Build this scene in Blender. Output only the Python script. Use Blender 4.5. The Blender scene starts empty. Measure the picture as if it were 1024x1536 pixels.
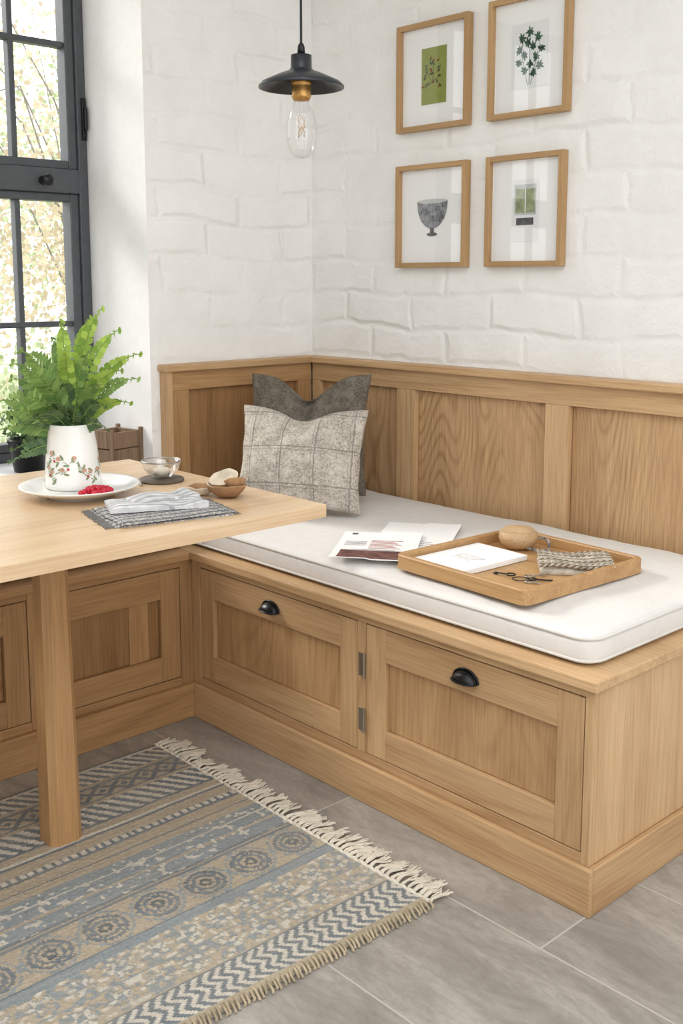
import bpy, bmesh, math, random
import numpy as np
from mathutils import Vector, Matrix, noise
random.seed(7); np.random.seed(7)
D2=bpy.data
def lin(c):
    return tuple(((x/255)/12.92 if x/255<=.04045 else ((x/255+.055)/1.055)**2.4) for x in c)
def rgba(c): return lin(c)+(1,)
# ---------------------------------------------------------------- materials
class NT:
    def __init__(s,name,rough=.6,spec=.3):
        m=D2.materials.new(name);m.use_nodes=True;s.m=m;s.t=m.node_tree;s.b=s.t.nodes['Principled BSDF']
        s.b.inputs['Roughness'].default_value=rough;s.b.inputs['Specular IOR Level'].default_value=spec
    def n(s,ty,ins=None,**at):
        nd=s.t.nodes.new('ShaderNode'+ty)
        for k,v in at.items(): setattr(nd,k,v)
        for k,v in (ins or {}).items(): s.set(nd.inputs[k],v)
        return nd
    def set(s,i,v):
        if isinstance(v,bpy.types.NodeSocket): s.t.links.new(v,i)
        elif isinstance(v,bpy.types.Node): s.t.links.new(v.outputs[0],i)
        else: i.default_value=v
    def math(s,op,a,b=0,c=0,clamp=False):
        return s.n('Math',{0:a,1:b,2:c},operation=op,use_clamp=clamp).outputs[0]
    def mix(s,f,a,b):
        nd=s.n('Mix',data_type='RGBA');s.set(nd.inputs[0],f);s.set(nd.inputs[6],a);s.set(nd.inputs[7],b);return nd.outputs[2]
    def coord(s): return s.n('TexCoord').outputs['Object']
    def map(s,v,scale=(1,1,1),loc=(0,0,0),rot=(0,0,0)):
        return s.n('Mapping',{0:v,1:loc,2:rot,3:scale}).outputs[0]
    def noise(s,v,scale,detail=3,rough=.5,dist=0):
        return s.n('TexNoise',{'Vector':v,'Scale':scale,'Detail':detail,'Roughness':rough,'Distortion':dist}).outputs[0]
    def ramp(s,f,a,b):
        return s.n('MapRange',{0:f,1:a,2:b,3:0,4:1}).outputs[0]
    def color(s,c): s.set(s.b.inputs['Base Color'],c)
    def bump(s,h,strength=.3,dist=.01):
        nd=s.n('Bump',{'Strength':strength,'Distance':dist,'Height':h});s.set(s.b.inputs['Normal'],nd.outputs[0])
def plain(name,c,rough=.6,spec=.3,metal=0,var=.0,bumpn=0,bs=200):
    n=NT(name,rough,spec);n.b.inputs['Metallic'].default_value=metal
    v=n.coord();f=n.noise(v,40 if var else 10,4)
    d=tuple(x*(1-var) for x in lin(c))+(1,)
    n.color(n.mix(n.ramp(f,.35,.65),rgba(c),d))
    if bumpn: n.bump(n.noise(v,bs,3),bumpn,.003)
    return n.m
def wood(name,axis,light,dark,rough=.45,ring=.55,scale=1.0,lines=42,lng=.11,tint=.30,knots=0):
    n=NT(name,rough,.35)
    r=n.n('ObjectInfo').outputs['Random']
    off=n.n('CombineXYZ',{0:n.math('MULTIPLY',r,13.7),1:n.math('MULTIPLY',r,7.3),2:n.math('MULTIPLY',r,29.1)}).outputs[0]
    v=n.n('VectorMath',{0:n.coord(),1:off},operation='ADD').outputs[0]
    s=[1.,1.,1.];s[axis]=lng;a=n.map(v,tuple(x*scale for x in s))
    big=n.noise(a,4.2,1.2,.35)
    rings=n.math('SINE',n.math('MULTIPLY',big,lines*2.2))
    rings=n.math('POWER',n.math('MULTIPLY_ADD',rings,.5,.5),3.)
    s=[1.,1.,1.];s[axis]=.5;pat=n.ramp(n.noise(n.map(v,tuple(s)),3.5,1),.42,.62)
    rings=n.math('MULTIPLY',rings,n.math('MULTIPLY_ADD',pat,.85,.15))
    s=[1.,1.,1.];s[axis]=.03;fib=n.noise(n.map(v,tuple(s)),210,4,.65)
    s=[1.,1.,1.];s[axis]=.08;med=n.noise(n.map(v,tuple(s)),13,3,.6)
    f=n.math('ADD',n.math('MULTIPLY',rings,.36*ring),n.math('MULTIPLY',n.ramp(fib,.40,.66),.38))
    f=n.math('ADD',f,n.math('MULTIPLY',n.ramp(med,.35,.7),.36),clamp=True)
    c=n.mix(f,rgba(light),rgba(dark))
    tc=n.mix(n.math('MULTIPLY',r,tint),c,tuple(x*.72 for x in lin(dark))+(1,))
    n.color(tc);n.bump(fib,.14,.002)
    return n.m
OL=(218,183,139);OD=(160,119,77)
oak=[wood('oak_grain_'+'xyz'[i],i,OL,OD,tint=.22,ring=.7) for i in range(3)]
oakW_shade=[wood('oak_wing_shade_'+'xyz'[i],i,(196,156,109),(138,98,60),tint=.3) for i in range(3)]  # same oak, darkened: shade on the wing put into the colour
oak_panel=wood('oak_panel_z',2,(213,177,133),(142,102,64),ring=1.0,lines=95,lng=.26,tint=.15)
oak_end=wood('oak_end_z',2,(221,187,144),(170,130,88),ring=.4,lines=60,lng=.15,tint=.1)
oak_dpanel=wood('oak_door_panel_z',2,(207,170,124),(150,109,68),ring=.6,lines=70,lng=.2,tint=.15)
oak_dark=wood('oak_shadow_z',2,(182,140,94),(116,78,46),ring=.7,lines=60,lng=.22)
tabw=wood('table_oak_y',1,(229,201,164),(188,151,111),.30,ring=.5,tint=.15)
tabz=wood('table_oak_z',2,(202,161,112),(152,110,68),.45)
frameW=[wood('frame_oak_'+'xz'[k],i,(198,162,116),(158,122,80),.5,ring=.3) for k,i in enumerate((0,2))]
trayW=wood('tray_oak',0,(206,166,116),(152,110,68),.4,ring=.5)
rustic=wood('rustic_wood',2,(158,130,104),(78,60,46),.8,ring=1)
def wallmat(name,ax):
    n=NT(name,.75,.15);v=n.coord();sp=n.n('SeparateXYZ',{0:v})
    u=sp.outputs[ax];z=sp.outputs[2]
    c=n.n('CombineXYZ',{0:u,1:z,2:0.}).outputs[0]
    def warp(c,sc,am):
        d=n.n('TexNoise',{'Vector':v,'Scale':sc,'Detail':2.}).outputs[1]
        d=n.n('VectorMath',{0:d,1:(.5,.5,.5)},operation='SUBTRACT').outputs[0]
        d=n.n('VectorMath',{0:d,'Scale':am},operation='SCALE').outputs[0]
        return n.n('VectorMath',{0:c,1:d},operation='ADD').outputs[0]
    c=warp(warp(c,2.3,.09),14,.022)
    b=n.n('TexBrick',{'Vector':c,'Color1':(1,1,1,1),'Color2':(.4,.4,.4,1),'Mortar':(0,0,0,1),'Scale':1.,'Mortar Size':.018,'Mortar Smooth':1.,'Bias':.1,'Brick Width':.31,'Row Height':.108},offset=.42)
    hb=n.n('SeparateColor',{0:b.outputs[0]}).outputs[0]
    mask=n.ramp(n.noise(v,2.4,3),.38,.62)
    big=n.noise(v,6,5,.6);fine=n.noise(v,75,3,.6)
    H=n.math('MULTIPLY',hb,n.math('MULTIPLY_ADD',mask,.55,.20))
    H=n.math('ADD',H,n.math('MULTIPLY',big,1.7));H=n.math('ADD',H,n.math('MULTIPLY',fine,.11))
    n.color(n.mix(n.ramp(big,.3,.7),rgba((238,237,233)),rgba((246,245,242))))
    n.bump(H,.66,.0135)
    return n.m
wallX=wallmat('white_painted_brick_back',0);wallY=wallmat('white_painted_brick_left',1)
plaster=plain('white_plaster',(244,243,242),.7,.2,var=.03,bumpn=.1,bs=30)
def floormat():
    n=NT('grey_stone_tile',.42,.35);v=n.coord()
    b=n.n('TexBrick',{'Vector':n.map(v,loc=(-.0645+.3325,.0,0)),'Color1':(0,0,0,1),'Color2':(1,1,1,1),'Mortar':(.5,.5,.5,1),'Scale':1.,'Mortar Size':.0020,'Mortar Smooth':.1,'Brick Width':.665,'Row Height':.32},offset=.5)
    t=n.n('SeparateColor',{0:b.outputs[0]}).outputs[0]
    vv=n.n('VectorMath',{0:v,1:n.n('CombineXYZ',{0:n.math('MULTIPLY',t,9.),1:n.math('MULTIPLY',t,5.),2:0.}).outputs[0]},operation='ADD').outputs[0]
    st=n.noise(n.map(vv,(.6,1.8,1)),5,6,.65,.8);fi=n.noise(n.map(vv,(.6,1.3,1)),55,4,.75)
    c=n.mix(n.ramp(st,.32,.68),rgba((142,136,128)),rgba((188,182,173)))
    c=n.mix(n.math('MULTIPLY',n.ramp(fi,.42,.7),.45),c,rgba((126,119,111)))
    c=n.mix(n.math('MULTIPLY',t,.20),c,rgba((132,126,118)))
    c=n.mix(n.math('MULTIPLY',b.outputs[1],.8),c,rgba((200,195,186)))
    n.color(c)
    n.bump(n.math('SUBTRACT',n.math('MULTIPLY',st,.5),b.outputs[1]),.25,.004)
    return n.m
floorM=floormat()
frameM=plain('grey_window_paint',(80,83,87),.45,.4,var=.15)
blackM=plain('black_metal',(22,23,25),.32,.5,metal=.3)
brassM=plain('brass',(196,150,88),.3,.5,metal=.9)
nickel=plain('nickel',(170,165,155),.35,.5,metal=.9)
cushM=plain('cream_cushion_linen',(228,225,221),.9,.1,var=.04,bumpn=.25,bs=500)
pipM=plain('cream_piping',(216,212,206),.9,.1)
paperM=plain('white_paper',(246,245,243),.8,.1)
matM=plain('picture_mount',(246,246,244),.8,.1)
ceram=plain('white_ceramic',(238,237,232),.18,.5)
gapShadeM=plain('gap_shade',(60,42,26),.9,.05)  # dark brown stands in for shadow lines between panels, doors and stiles
inkM=plain('ink_grey',(110,110,112),.8,.1,var=.5)
redM=plain('red_berry',(196,22,50),.25,.5)
def glassmat(name,glossr=.02,base=.05,k=1.0):
    n=NT(name);t=n.t
    f=n.n('LayerWeight',{0:.5}).outputs['Facing']
    f=n.math('MULTIPLY_ADD',n.math('POWER',f,4.),.9*k,base,clamp=True)
    a=n.n('BsdfTransparent');b=n.n('BsdfGlossy',{'Roughness':glossr})
    x=n.n('MixShader',{0:f,1:a,2:b});t.links.new(x.outputs[0],t.nodes['Material Output'].inputs[0])
    t.nodes.remove(n.b)
    return n.m
glassM=glassmat('clear_glass',base=.07)
bulbM=glassmat('bulb_glass',.02,.08,.8)
def leafmat(name,c1,c2,tr=.35,sc=30):
    n=NT(name,.5,.3);v=n.coord()
    r=n.n('NewGeometry').outputs['Random Per Island']
    c=n.mix(r,rgba(c1),rgba(c2));n.color(c)
    t=n.n('BsdfTranslucent',{0:c});mx=n.n('MixShader',{0:tr,1:n.b.outputs[0],2:t.outputs[0]})
    n.t.links.new(mx.outputs[0],n.t.nodes['Material Output'].inputs[0]);return n.m
fernM=leafmat('fern_green',(172,198,92),(118,152,60),.25)
fernMid=leafmat('fern_mid_green',(146,174,98),(94,128,66),.25)
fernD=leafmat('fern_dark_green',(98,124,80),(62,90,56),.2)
stemM=plain('stem_green',(122,148,74),.6)
gleafM=leafmat('garden_leaf',(206,214,182),(146,160,116),.45)
gleaf2=leafmat('garden_autumn_leaf',(218,202,176),(172,158,134),.45)
grassM=plain('grass',(170,182,144),.9,.1,var=.3)
barkM=plain('bark',(150,142,132),.9,.1,var=.3)
# ---------------------------------------------------------------- mesh helpers
def link(o,parent=None):
    bpy.context.collection.objects.link(o)
    if parent: o.parent=parent
    return o
def empty(name,loc=(0,0,0),rot=(0,0,0)):
    o=D2.objects.new(name,None);o.empty_display_size=.05;o.location=loc;o.rotation_euler=rot;return link(o)
def mesh_obj(name,verts,faces,mats,fm=None,parent=None,smooth=False,loc=None,rot=None,matrix=None):
    me=D2.meshes.new(name);me.from_pydata([tuple(v) for v in verts],[],faces)
    for m in (mats if isinstance(mats,(list,tuple)) else [mats]): me.materials.append(m)
    if fm is not None: me.polygons.foreach_set('material_index',fm)
    if smooth: me.polygons.foreach_set('use_smooth',[True]*len(me.polygons))
    me.update();o=D2.objects.new(name,me)
    if loc: o.location=loc
    if rot: o.rotation_euler=rot
    if matrix is not None: o.matrix_world=matrix
    return link(o,parent)
def bm_obj(name,bm,mats,parent=None,smooth=False,**k):
    me=D2.meshes.new(name);bm.to_mesh(me);bm.free()
    for m in (mats if isinstance(mats,(list,tuple)) else [mats]): me.materials.append(m)
    if smooth: me.polygons.foreach_set('use_smooth',[True]*len(me.polygons))
    o=D2.objects.new(name,me)
    if k.get('loc'): o.location=k['loc']
    if k.get('rot'): o.rotation_euler=k['rot']
    return link(o,parent)
def box(name,x0,x1,y0,y1,z0,z1,mat,parent=None,bev=.0015,seg=2,**k):
    bm=bmesh.new();bmesh.ops.create_cube(bm,size=1)
    for v in bm.verts: v.co=Vector(((x0+x1)/2+v.co.x*(x1-x0),(y0+y1)/2+v.co.y*(y1-y0),(z0+z1)/2+v.co.z*(z1-z0)))
    if bev: bmesh.ops.bevel(bm,geom=bm.edges[:],offset=bev,segments=seg,profile=.5,affect='EDGES')
    return bm_obj(name,bm,mat,parent,**k)
def lathe(name,prof,mat,parent=None,seg=48,loc=(0,0,0),smooth=True,sx=1,sy=1,rot=None):
    v=[];f=[];n=len(prof)
    for i in range(seg):
        a=2*math.pi*i/seg
        for r,z in prof: v.append((r*math.cos(a)*sx,r*math.sin(a)*sy,z))
    for i in range(seg):
        j=(i+1)%seg
        for k in range(n-1): f.append((i*n+k,j*n+k,j*n+k+1,i*n+k+1))
    return mesh_obj(name,v,f,mat,parent=parent,smooth=smooth,loc=loc,rot=rot)
def tubes(name,lines,rad,mat,parent=None,res=2,cyc=False,loc=None,rot=None):
    c=D2.curves.new(name,'CURVE');c.dimensions='3D';c.bevel_depth=1;c.bevel_resolution=res;c.use_fill_caps=True
    for i,L in enumerate(lines):
        s=c.splines.new('POLY');s.points.add(len(L)-1);s.use_cyclic_u=cyc
        for k,p in enumerate(L):
            s.points[k].co=(p[0],p[1],p[2],1)
            s.points[k].radius=rad(i,k/(len(L)-1)) if callable(rad) else rad
    o=D2.objects.new(name,c);me=D2.meshes.new_from_object(o);D2.objects.remove(o)
    me.materials.clear();me.materials.append(mat);me.polygons.foreach_set('use_smooth',[True]*len(me.polygons));me.name=name
    o=D2.objects.new(name,me)
    if loc: o.location=loc
    if rot: o.rotation_euler=rot
    return link(o,parent)
def join(name,objs):
    bm=bmesh.new();mats=[]
    for o in objs:
        t=bmesh.new();t.from_mesh(o.data);t.transform(o.matrix_basis);idx={}
        for i,m in enumerate(o.data.materials):
            if m not in mats: mats.append(m)
            idx[i]=mats.index(m)
        for f in t.faces: f.material_index=idx.get(f.material_index,0)
        me=D2.meshes.new('t');t.to_mesh(me);t.free();bm.from_mesh(me);D2.meshes.remove(me);D2.objects.remove(o)
    return bm_obj(name,bm,mats)
# ---------------------------------------------------------------- room
RX,RY,RH=4.6,-4.6,2.6
W0,W1,WZ0,WZ1=-.666,-2.35,.65,2.36
box('floor',-.42,RX,RY,.0,-.05,0,floorM,bev=0)
box('wall_back',-.42,RX,0,.15,-.05,RH,wallX,bev=0)
box('added_wall_front',-.42,RX,RY-.15,RY,-.05,RH,plaster,bev=0)  # unseen wall, added to cut the light on front-facing sides
join('added_wall_right',[box('a',RX,RX+.15,RY,.15,-.05,.75,plaster,bev=0),box('b',RX,RX+.15,RY,.15,2.45,RH,plaster,bev=0),box('c',RX,RX+.15,-.2,.15,.75,2.45,plaster,bev=0),box('d',RX,RX+.15,RY,-4.3,.75,2.45,plaster,bev=0)])  # unseen wall with a gap, added to block low light to the wing
lw=[box('a',-.42,0,W0,0,0,RH,wallY,bev=0),box('b',-.42,0,W1,W0,0,WZ0,wallY,bev=0),box('c',-.42,0,W1,W0,WZ1,RH,wallY,bev=0),box('d',-.42,0,RY,W1,0,RH,wallY,bev=0)]
wl=join('wall_left',lw);wl.data.materials.append(plaster);pi=len(wl.data.materials)-1
for p in wl.data.polygons:
    if abs(p.normal.x)<.5: p.material_index=pi
# ceiling with an added, unseen opening that lets sky light in
cl=[box('a',-.42,RX,-1.0,.15,RH,RH+.1,plaster,bev=0),box('b',-.42,1.2,RY,-1.0,RH,RH+.1,plaster,bev=0),box('c',4.2,RX,RY,-1.0,RH,RH+.1,plaster,bev=0),box('d',1.2,4.2,RY,-4.0,RH,RH+.1,plaster,bev=0)]
join('ceiling',cl)
box('trim_1',-.36,.012,W1+.0,W0,WZ0-.0,WZ0+.004,plaster,bev=0)  # window board
# window
w=empty('window_1')
wx0,wx1=-.40,-.35
def wb(n,y0,y1,z0,z1,d=0,e=0,bev=.004): box(n,wx0+e,wx1+d,y0,y1,z0,z1,frameM,w,bev=bev)
zs=WZ0+.004
wb('frame_right',-.700,-.667,zs,WZ1,.015);wb('frame_left',W1+.001,W1+.035,zs,WZ1,.015)
wb('frame_top',W1+.035,-.70,WZ1-.035,WZ1,.015);wb('frame_bottom',W1+.035,-.70,zs,zs+.03,.015)
wb('transom',W1+.035,-.70,1.50,1.575,.02)
for (za,zb,tag) in ((zs+.03,1.50,'lower'),(1.575,WZ1-.035,'upper')):
    for (ya,yb,s) in ((-1.11,-.70,'a'),(-1.53,-1.12,'b'),(-1.94,-1.54,'c'),(W1+.035,-1.95,'d')):
        t='_%s_%s'%(tag,s)
        wb('stile_r'+t,yb-.03,yb,za,zb,.006);wb('stile_l'+t,ya,ya+.03,za,zb,.006)
        wb('rail_t'+t,ya+.03,yb-.03,zb-.025,zb,.006);wb('rail_b'+t,ya+.03,yb-.03,za,za+.028,.006)
        wb('muntin_v'+t,(ya+yb)/2-.009,(ya+yb)/2+.009,za+.028,zb-.025,-.006,.01,.003)
        zm=1.96 if tag=='upper' else 1.085
        wb('muntin_h'+t,ya+.03,yb-.03,zm-.009,zm+.009,-.005,.01,.003)
mesh_obj('glass_pane',[(-.38,W1+.04,zs+.03),(-.38,-.71,zs+.03),(-.38,-.71,WZ1-.04),(-.38,W1+.04,WZ1-.04)],[(0,1,2,3)],glassM,parent=w)
lathe('knob',[(0,0),(.014,0),(.014,.004),(.007,.008),(.007,.02),(.017,.026),(.019,.034),(.014,.041),(0,.043)],blackM,w,24,loc=(wx1+.02,-.83,1.535),rot=(0,math.pi/2,0))
box('stay_plate',-.352,-.325,-.686,-.672,1.67,1.80,blackM,w);box('stay_bar',-.325,-.312,-.684,-.674,1.70,1.77,blackM,w,bev=.003)
# ---------------------------------------------------------------- bench
DL,FY,BL=.400,-.804,1.722
bn=empty('corner_storage_bench')
WY=-2.9 # wing end
def bb(n,*a,m=0,bev=.0015): 
    mat=m if not isinstance(m,int) else oak[m]
    return box(n,*a,mat,bn,bev=bev)
bb('carcass_long',.375,BL-.022,FY+.019,-.04,.01,.45,m=gapShadeM,bev=0)
bb('carcass_wing',0.02,DL-.0195,WY+.02,-.04,.01,.4495,m=gapShadeM,bev=0)
bb('rail_top',.438,1.703,FY,FY+.02,.4385,.4555,m=0);bb('rail_bottom',.438,1.703,FY,FY+.02,.09,.119,m=0)
bb('stile_left',DL-.019,.438,FY-.0005,FY+.02,.05,.4555,m=2);bb('stile_mid',1.072,1.099,FY-.0005,FY+.0195,.119,.4385,m=2);bb('stile_right',1.703,BL,FY-.0005,FY+.02,.05,.4555,m=2)
bb('end_panel_a',BL-.021,BL-.0004,FY+.0202,-.42,.05,.4555,m=oak_end,bev=.0008);bb('end_panel_b',BL-.021,BL-.0004,-.4195,-.03,.05,.4555,m=oak_end,bev=.0008)
bb('plinth_front',DL+.018,BL+.014,FY-.014,FY-.001,0,.098,m=0,bev=.003);bb('plinth_end',BL+.0005,BL+.014,FY-.0012,-.03,0,.098,m=1,bev=.003)
bb('plinth_wing',DL+.0008,DL+.018,WY,FY-.0015,0,.098,m=oakW_shade[1],bev=.003)
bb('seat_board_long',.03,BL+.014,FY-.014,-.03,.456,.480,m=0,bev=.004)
bb('seat_board_wing',0.03,DL+.014,WY,FY-.0142,.456,.4799,m=oakW_shade[1],bev=.004)
def door(tag,axis,a0,a1,z0,z1,s=.062,rt=.078,rb=.07,split=None):
    def P(n,u0,u1,d0,d1,za,zb,m):
        if axis==0: bb(n+tag,u0,u1,FY+d0,FY+d1,za,zb,m=m)
        else: box(n+tag,DL-d1,DL-d0,u0,u1,za,zb,(oakW_shade[m] if isinstance(m,int) else m),bn)
    g=.0022;a0+=g;a1-=g;z0+=g;z1-=g
    P('door_stile_a',a0,a0+s,0,.0185,z0,z1,2);P('door_stile_b',a1-s,a1,0,.0185,z0,z1,2)
    P('door_rail_top',a0+s,a1-s,.0005,.0185,z1-rt,z1,axis);P('door_rail_bottom',a0+s,a1-s,.0005,.0185,z0,z0+rb,axis)
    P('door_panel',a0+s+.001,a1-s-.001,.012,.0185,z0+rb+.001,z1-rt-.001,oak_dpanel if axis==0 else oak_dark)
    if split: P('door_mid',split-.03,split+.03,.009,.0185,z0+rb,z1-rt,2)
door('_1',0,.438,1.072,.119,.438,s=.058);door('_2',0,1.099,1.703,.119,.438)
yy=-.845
bb('wing_stile_0',DL-.0185,DL,yy,FY-.001,.05,.4555,m=oakW_shade[2])
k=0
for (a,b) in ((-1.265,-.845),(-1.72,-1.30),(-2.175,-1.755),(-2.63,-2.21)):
    door('_w%d'%k,1,a,b,.119,.438,split=(b-.13 if k==0 else None));bb('wing_stile_%d'%(k+1),DL-.0185,DL+.0005,a-.035,a,.05,.4555,m=oakW_shade[2])
    bb('wing_rail_top_%d'%k,DL-.0185,DL,a,b,.438,.4555,m=oakW_shade[1]);bb('wing_rail_bottom_%d'%k,DL-.0185,DL,a,b,.05,.119,m=oakW_shade[1]);k+=1
bb('wing_end',0.001,DL,WY,WY+.02,.0,.4555,m=2)
# panelled back, long side
T=.967
bb('back_board_long',.03,BL,-.012,-.0,.48,T-.023,m=gapShadeM,bev=0)
st=[(.045,.085),(.452,.53),(1.03,1.108),(1.608,1.686)]
for i,(a,b) in enumerate(st): bb('back_stile_%d'%i,a,b,-.040,-.012,.481,.885,m=2)
bb('back_rail_top',.045,BL,-.040,-.012,.8852,T-.0222,m=0)
for i,(a,b) in enumerate(((.085,.452),(.53,1.03),(1.108,1.608),(1.686,BL))): bb('back_panel_%d'%i,a+.0025,b-.0025,-.021,-.01,.481,.8828,m=oak_panel)
bb('back_cap_long',.0,BL+.004,-.057,0,T-.022,T,m=0,bev=.004)
# wing side
WE=-.634
bb('back_board_wing',0,.012,WE+.02,-.03,.48,T-.023,m=gapShadeM,bev=0)
for i,(a,b) in enumerate(((WE+.018,-.552),(-.10,-.0405))): bb('wing_back_stile_%d'%i,.012,.040,a,b,.481,.885,m=oakW_shade[2])
bb('wing_back_rail',.012,.040,WE+.018,-.0405,.8852,T-.0222,m=oakW_shade[1])
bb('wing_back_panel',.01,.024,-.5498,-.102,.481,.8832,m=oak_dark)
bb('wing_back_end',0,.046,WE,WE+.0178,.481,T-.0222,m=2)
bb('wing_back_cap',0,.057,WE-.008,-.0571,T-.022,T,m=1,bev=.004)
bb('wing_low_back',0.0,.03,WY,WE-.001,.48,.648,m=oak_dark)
# hardware
def cup(tag,x,z):
    v=[];f=[];nu,nv=24,10;wd,ht,dp=.032,.022,.024
    for t,ins in ((0,0),(1,.0022)):
        for i in range(nu+1):
            a=math.pi*i/nu
            for j in range(nv+1):
                b=math.pi/2*j/nv
                X=(wd-ins)*math.cos(a);Z=(ht-ins)*math.sin(a)*math.cos(b);Y=(dp-ins)*math.sin(b)*math.sin(a)**.6
                v.append((x+X,FY-Y,z-.008+Z))
    m=(nu+1)*(nv+1)
    for i in range(nu):
        for j in range(nv):
            q=(i*(nv+1)+j,(i+1)*(nv+1)+j,(i+1)*(nv+1)+j+1,i*(nv+1)+j+1);f.append(q);f.append(tuple(k+m for k in reversed(q)))
    mesh_obj('handle_cup'+tag,v,f,blackM,parent=bn,smooth=True)
    L=[(x+(wd+.002)*math.cos(math.pi*i/24),FY-.002,z-.008+(ht+.003)*math.sin(math.pi*i/24)) for i in range(25)]
    tubes('handle_rim'+tag,[L],.0026,blackM,bn)
    L=[(x+wd*math.cos(math.pi*i/24),FY-.001-dp*math.sin(math.pi*i/24)**.6,z-.008) for i in range(25)]
    tubes('handle_lip'+tag,[L],.0024,blackM,bn)
cup('_1',.75,.395);cup('_2',1.405,.395)
for i,z in enumerate((.335,.20)):
    box('hinge_leaf_%d'%i,1.077,1.094,FY-.0015,FY+.001,z-.028,z+.028,nickel,bn,bev=.0005)
    tubes('hinge_pin_%d'%i,[[(1.0975,FY-.004,z-.03),(1.0975,FY-.004,z+.03)]],.0035,nickel,bn)
# ---------------------------------------------------------------- cushions
def cushion(name,x0,x1,y0,y1,z0,z1,notch=None):
    e=empty(name)
    bm=bmesh.new();bmesh.ops.create_cube(bm,size=1)
    for v in bm.verts: v.co=Vector(((x0+x1)/2+v.co.x*(x1-x0),(y0+y1)/2+v.co.y*(y1-y0),(z0+z1)/2+v.co.z*(z1-z0)))
    ve=[ed for ed in bm.edges if abs(ed.verts[0].co.z-ed.verts[1].co.z)>.01]
    bmesh.ops.bevel(bm,geom=ve,offset=.045,segments=6,profile=.5,affect='EDGES')
    he=[ed for ed in bm.edges if abs(ed.verts[0].co.z-ed.verts[1].co.z)<.001 and len(ed.link_faces)==2 and any(abs(f.normal.z)<.5 for f in ed.link_faces) and any(abs(f.normal.z)>.5 for f in ed.link_faces)]
    bmesh.ops.bevel(bm,geom=he,offset=.02,segments=5,profile=.5,affect='EDGES')
    for ax,a,b in ((0,x0,x1),(1,y0,y1)):
        k=int((b-a)/.04)
        for i in range(1,k):
            p=[0,0,0];p[ax]=a+(b-a)*i/k;nn=[0,0,0];nn[ax]=1
            bmesh.ops.bisect_plane(bm,geom=bm.verts[:]+bm.edges[:]+bm.faces[:],plane_co=p,plane_no=nn)
    for v in bm.verts:
        t=(v.co.z-z0)/(z1-z0)
        if t>.4:
            edge=min(v.co.x-x0,x1-v.co.x,v.co.y-y0,y1-v.co.y)
            dome=1-math.exp(-max(edge,0)/.06)
            v.co.z+=t*(.010*dome-.005+.006*noise.noise(v.co*6)+.003*noise.noise(v.co*17))
    o=bm_obj('pad',bm,cushM,e,smooth=True)
    def loop(z,off):
        L=[];r=.045
        for cx,cy,a0 in ((x1-r,y1-r,0),(x0+r,y1-r,90),(x0+r,y0+r,180),(x1-r,y0+r,270)):
            for k in range(7):
                a=math.radians(a0+15*k);L.append((cx+(r+off)*math.cos(a),cy+(r+off)*math.sin(a),z))
        return L
    tubes('piping',[loop(z1-.012,-.0015),loop(z0+.010,-.0015)],.0034,pipM,e,cyc=True)
    return e
cushion('bench_seat_cushion',.06,1.692,-.774,-.06,.481,.548)
cushion('bench_seat_cushion',.06,.362,-2.85,-.780,.481,.548)
# ---------------------------------------------------------------- pillows
def tweed(name,base,dark,light,lines=False):
    n=NT(name,.95,.05);v=n.coord()
    a=n.noise(v,190,3,.8);b=n.noise(v,30,4,.7)
    c=n.mix(n.ramp(a,.40,.60),rgba(dark),rgba(base));c=n.mix(n.math('MULTIPLY',n.ramp(b,.45,.65),.6),c,rgba(light))
    wa=n.n('TexWave',{'Vector':v,'Scale':90.,'Distortion':1.5},bands_direction='X').outputs[1]
    wb_=n.n('TexWave',{'Vector':v,'Scale':90.,'Distortion':1.5},bands_direction='Y').outputs[1]
    wv=n.math('MULTIPLY',wa,wb_)
    if lines:
        sp=n.n('SeparateXYZ',{0:n.n('VectorMath',{0:v,1:n.n('VectorMath',{0:n.n('TexNoise',{'Vector':v,'Scale':60.}).outputs[1],'Scale':.006},operation='SCALE').outputs[0]},operation='ADD').outputs[0]})
        ms=None
        for k,(per,off) in ((0,(.098,.035)),(1,(.105,.03))):
            t=n.math('PINGPONG',n.math('ADD',sp.outputs[k],off+5*per*2),per/2)
            l1=n.math('LESS_THAN',t,.0018)
            t2=n.math('PINGPONG',n.math('ADD',sp.outputs[k],off+.009+5*per*2),per/2)
            l=n.math('MAXIMUM',l1,n.math('MULTIPLY',n.math('LESS_THAN',t2,.0012),.6))
            ms=l if ms is None else n.math('MAXIMUM',ms,l)
        c=n.mix(n.math('MULTIPLY',n.math('MULTIPLY',ms,n.ramp(a,.3,.5)),.6),c,rgba((92,90,88)))
    n.color(c);n.bump(n.math('ADD',wv,a),.45,.0025);return n.m
pLight=tweed('check_tweed',(208,199,186),(150,142,130),(228,221,209),True)
pDark=tweed('grey_wool',(124,116,104),(88,82,73),(144,136,124))
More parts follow.
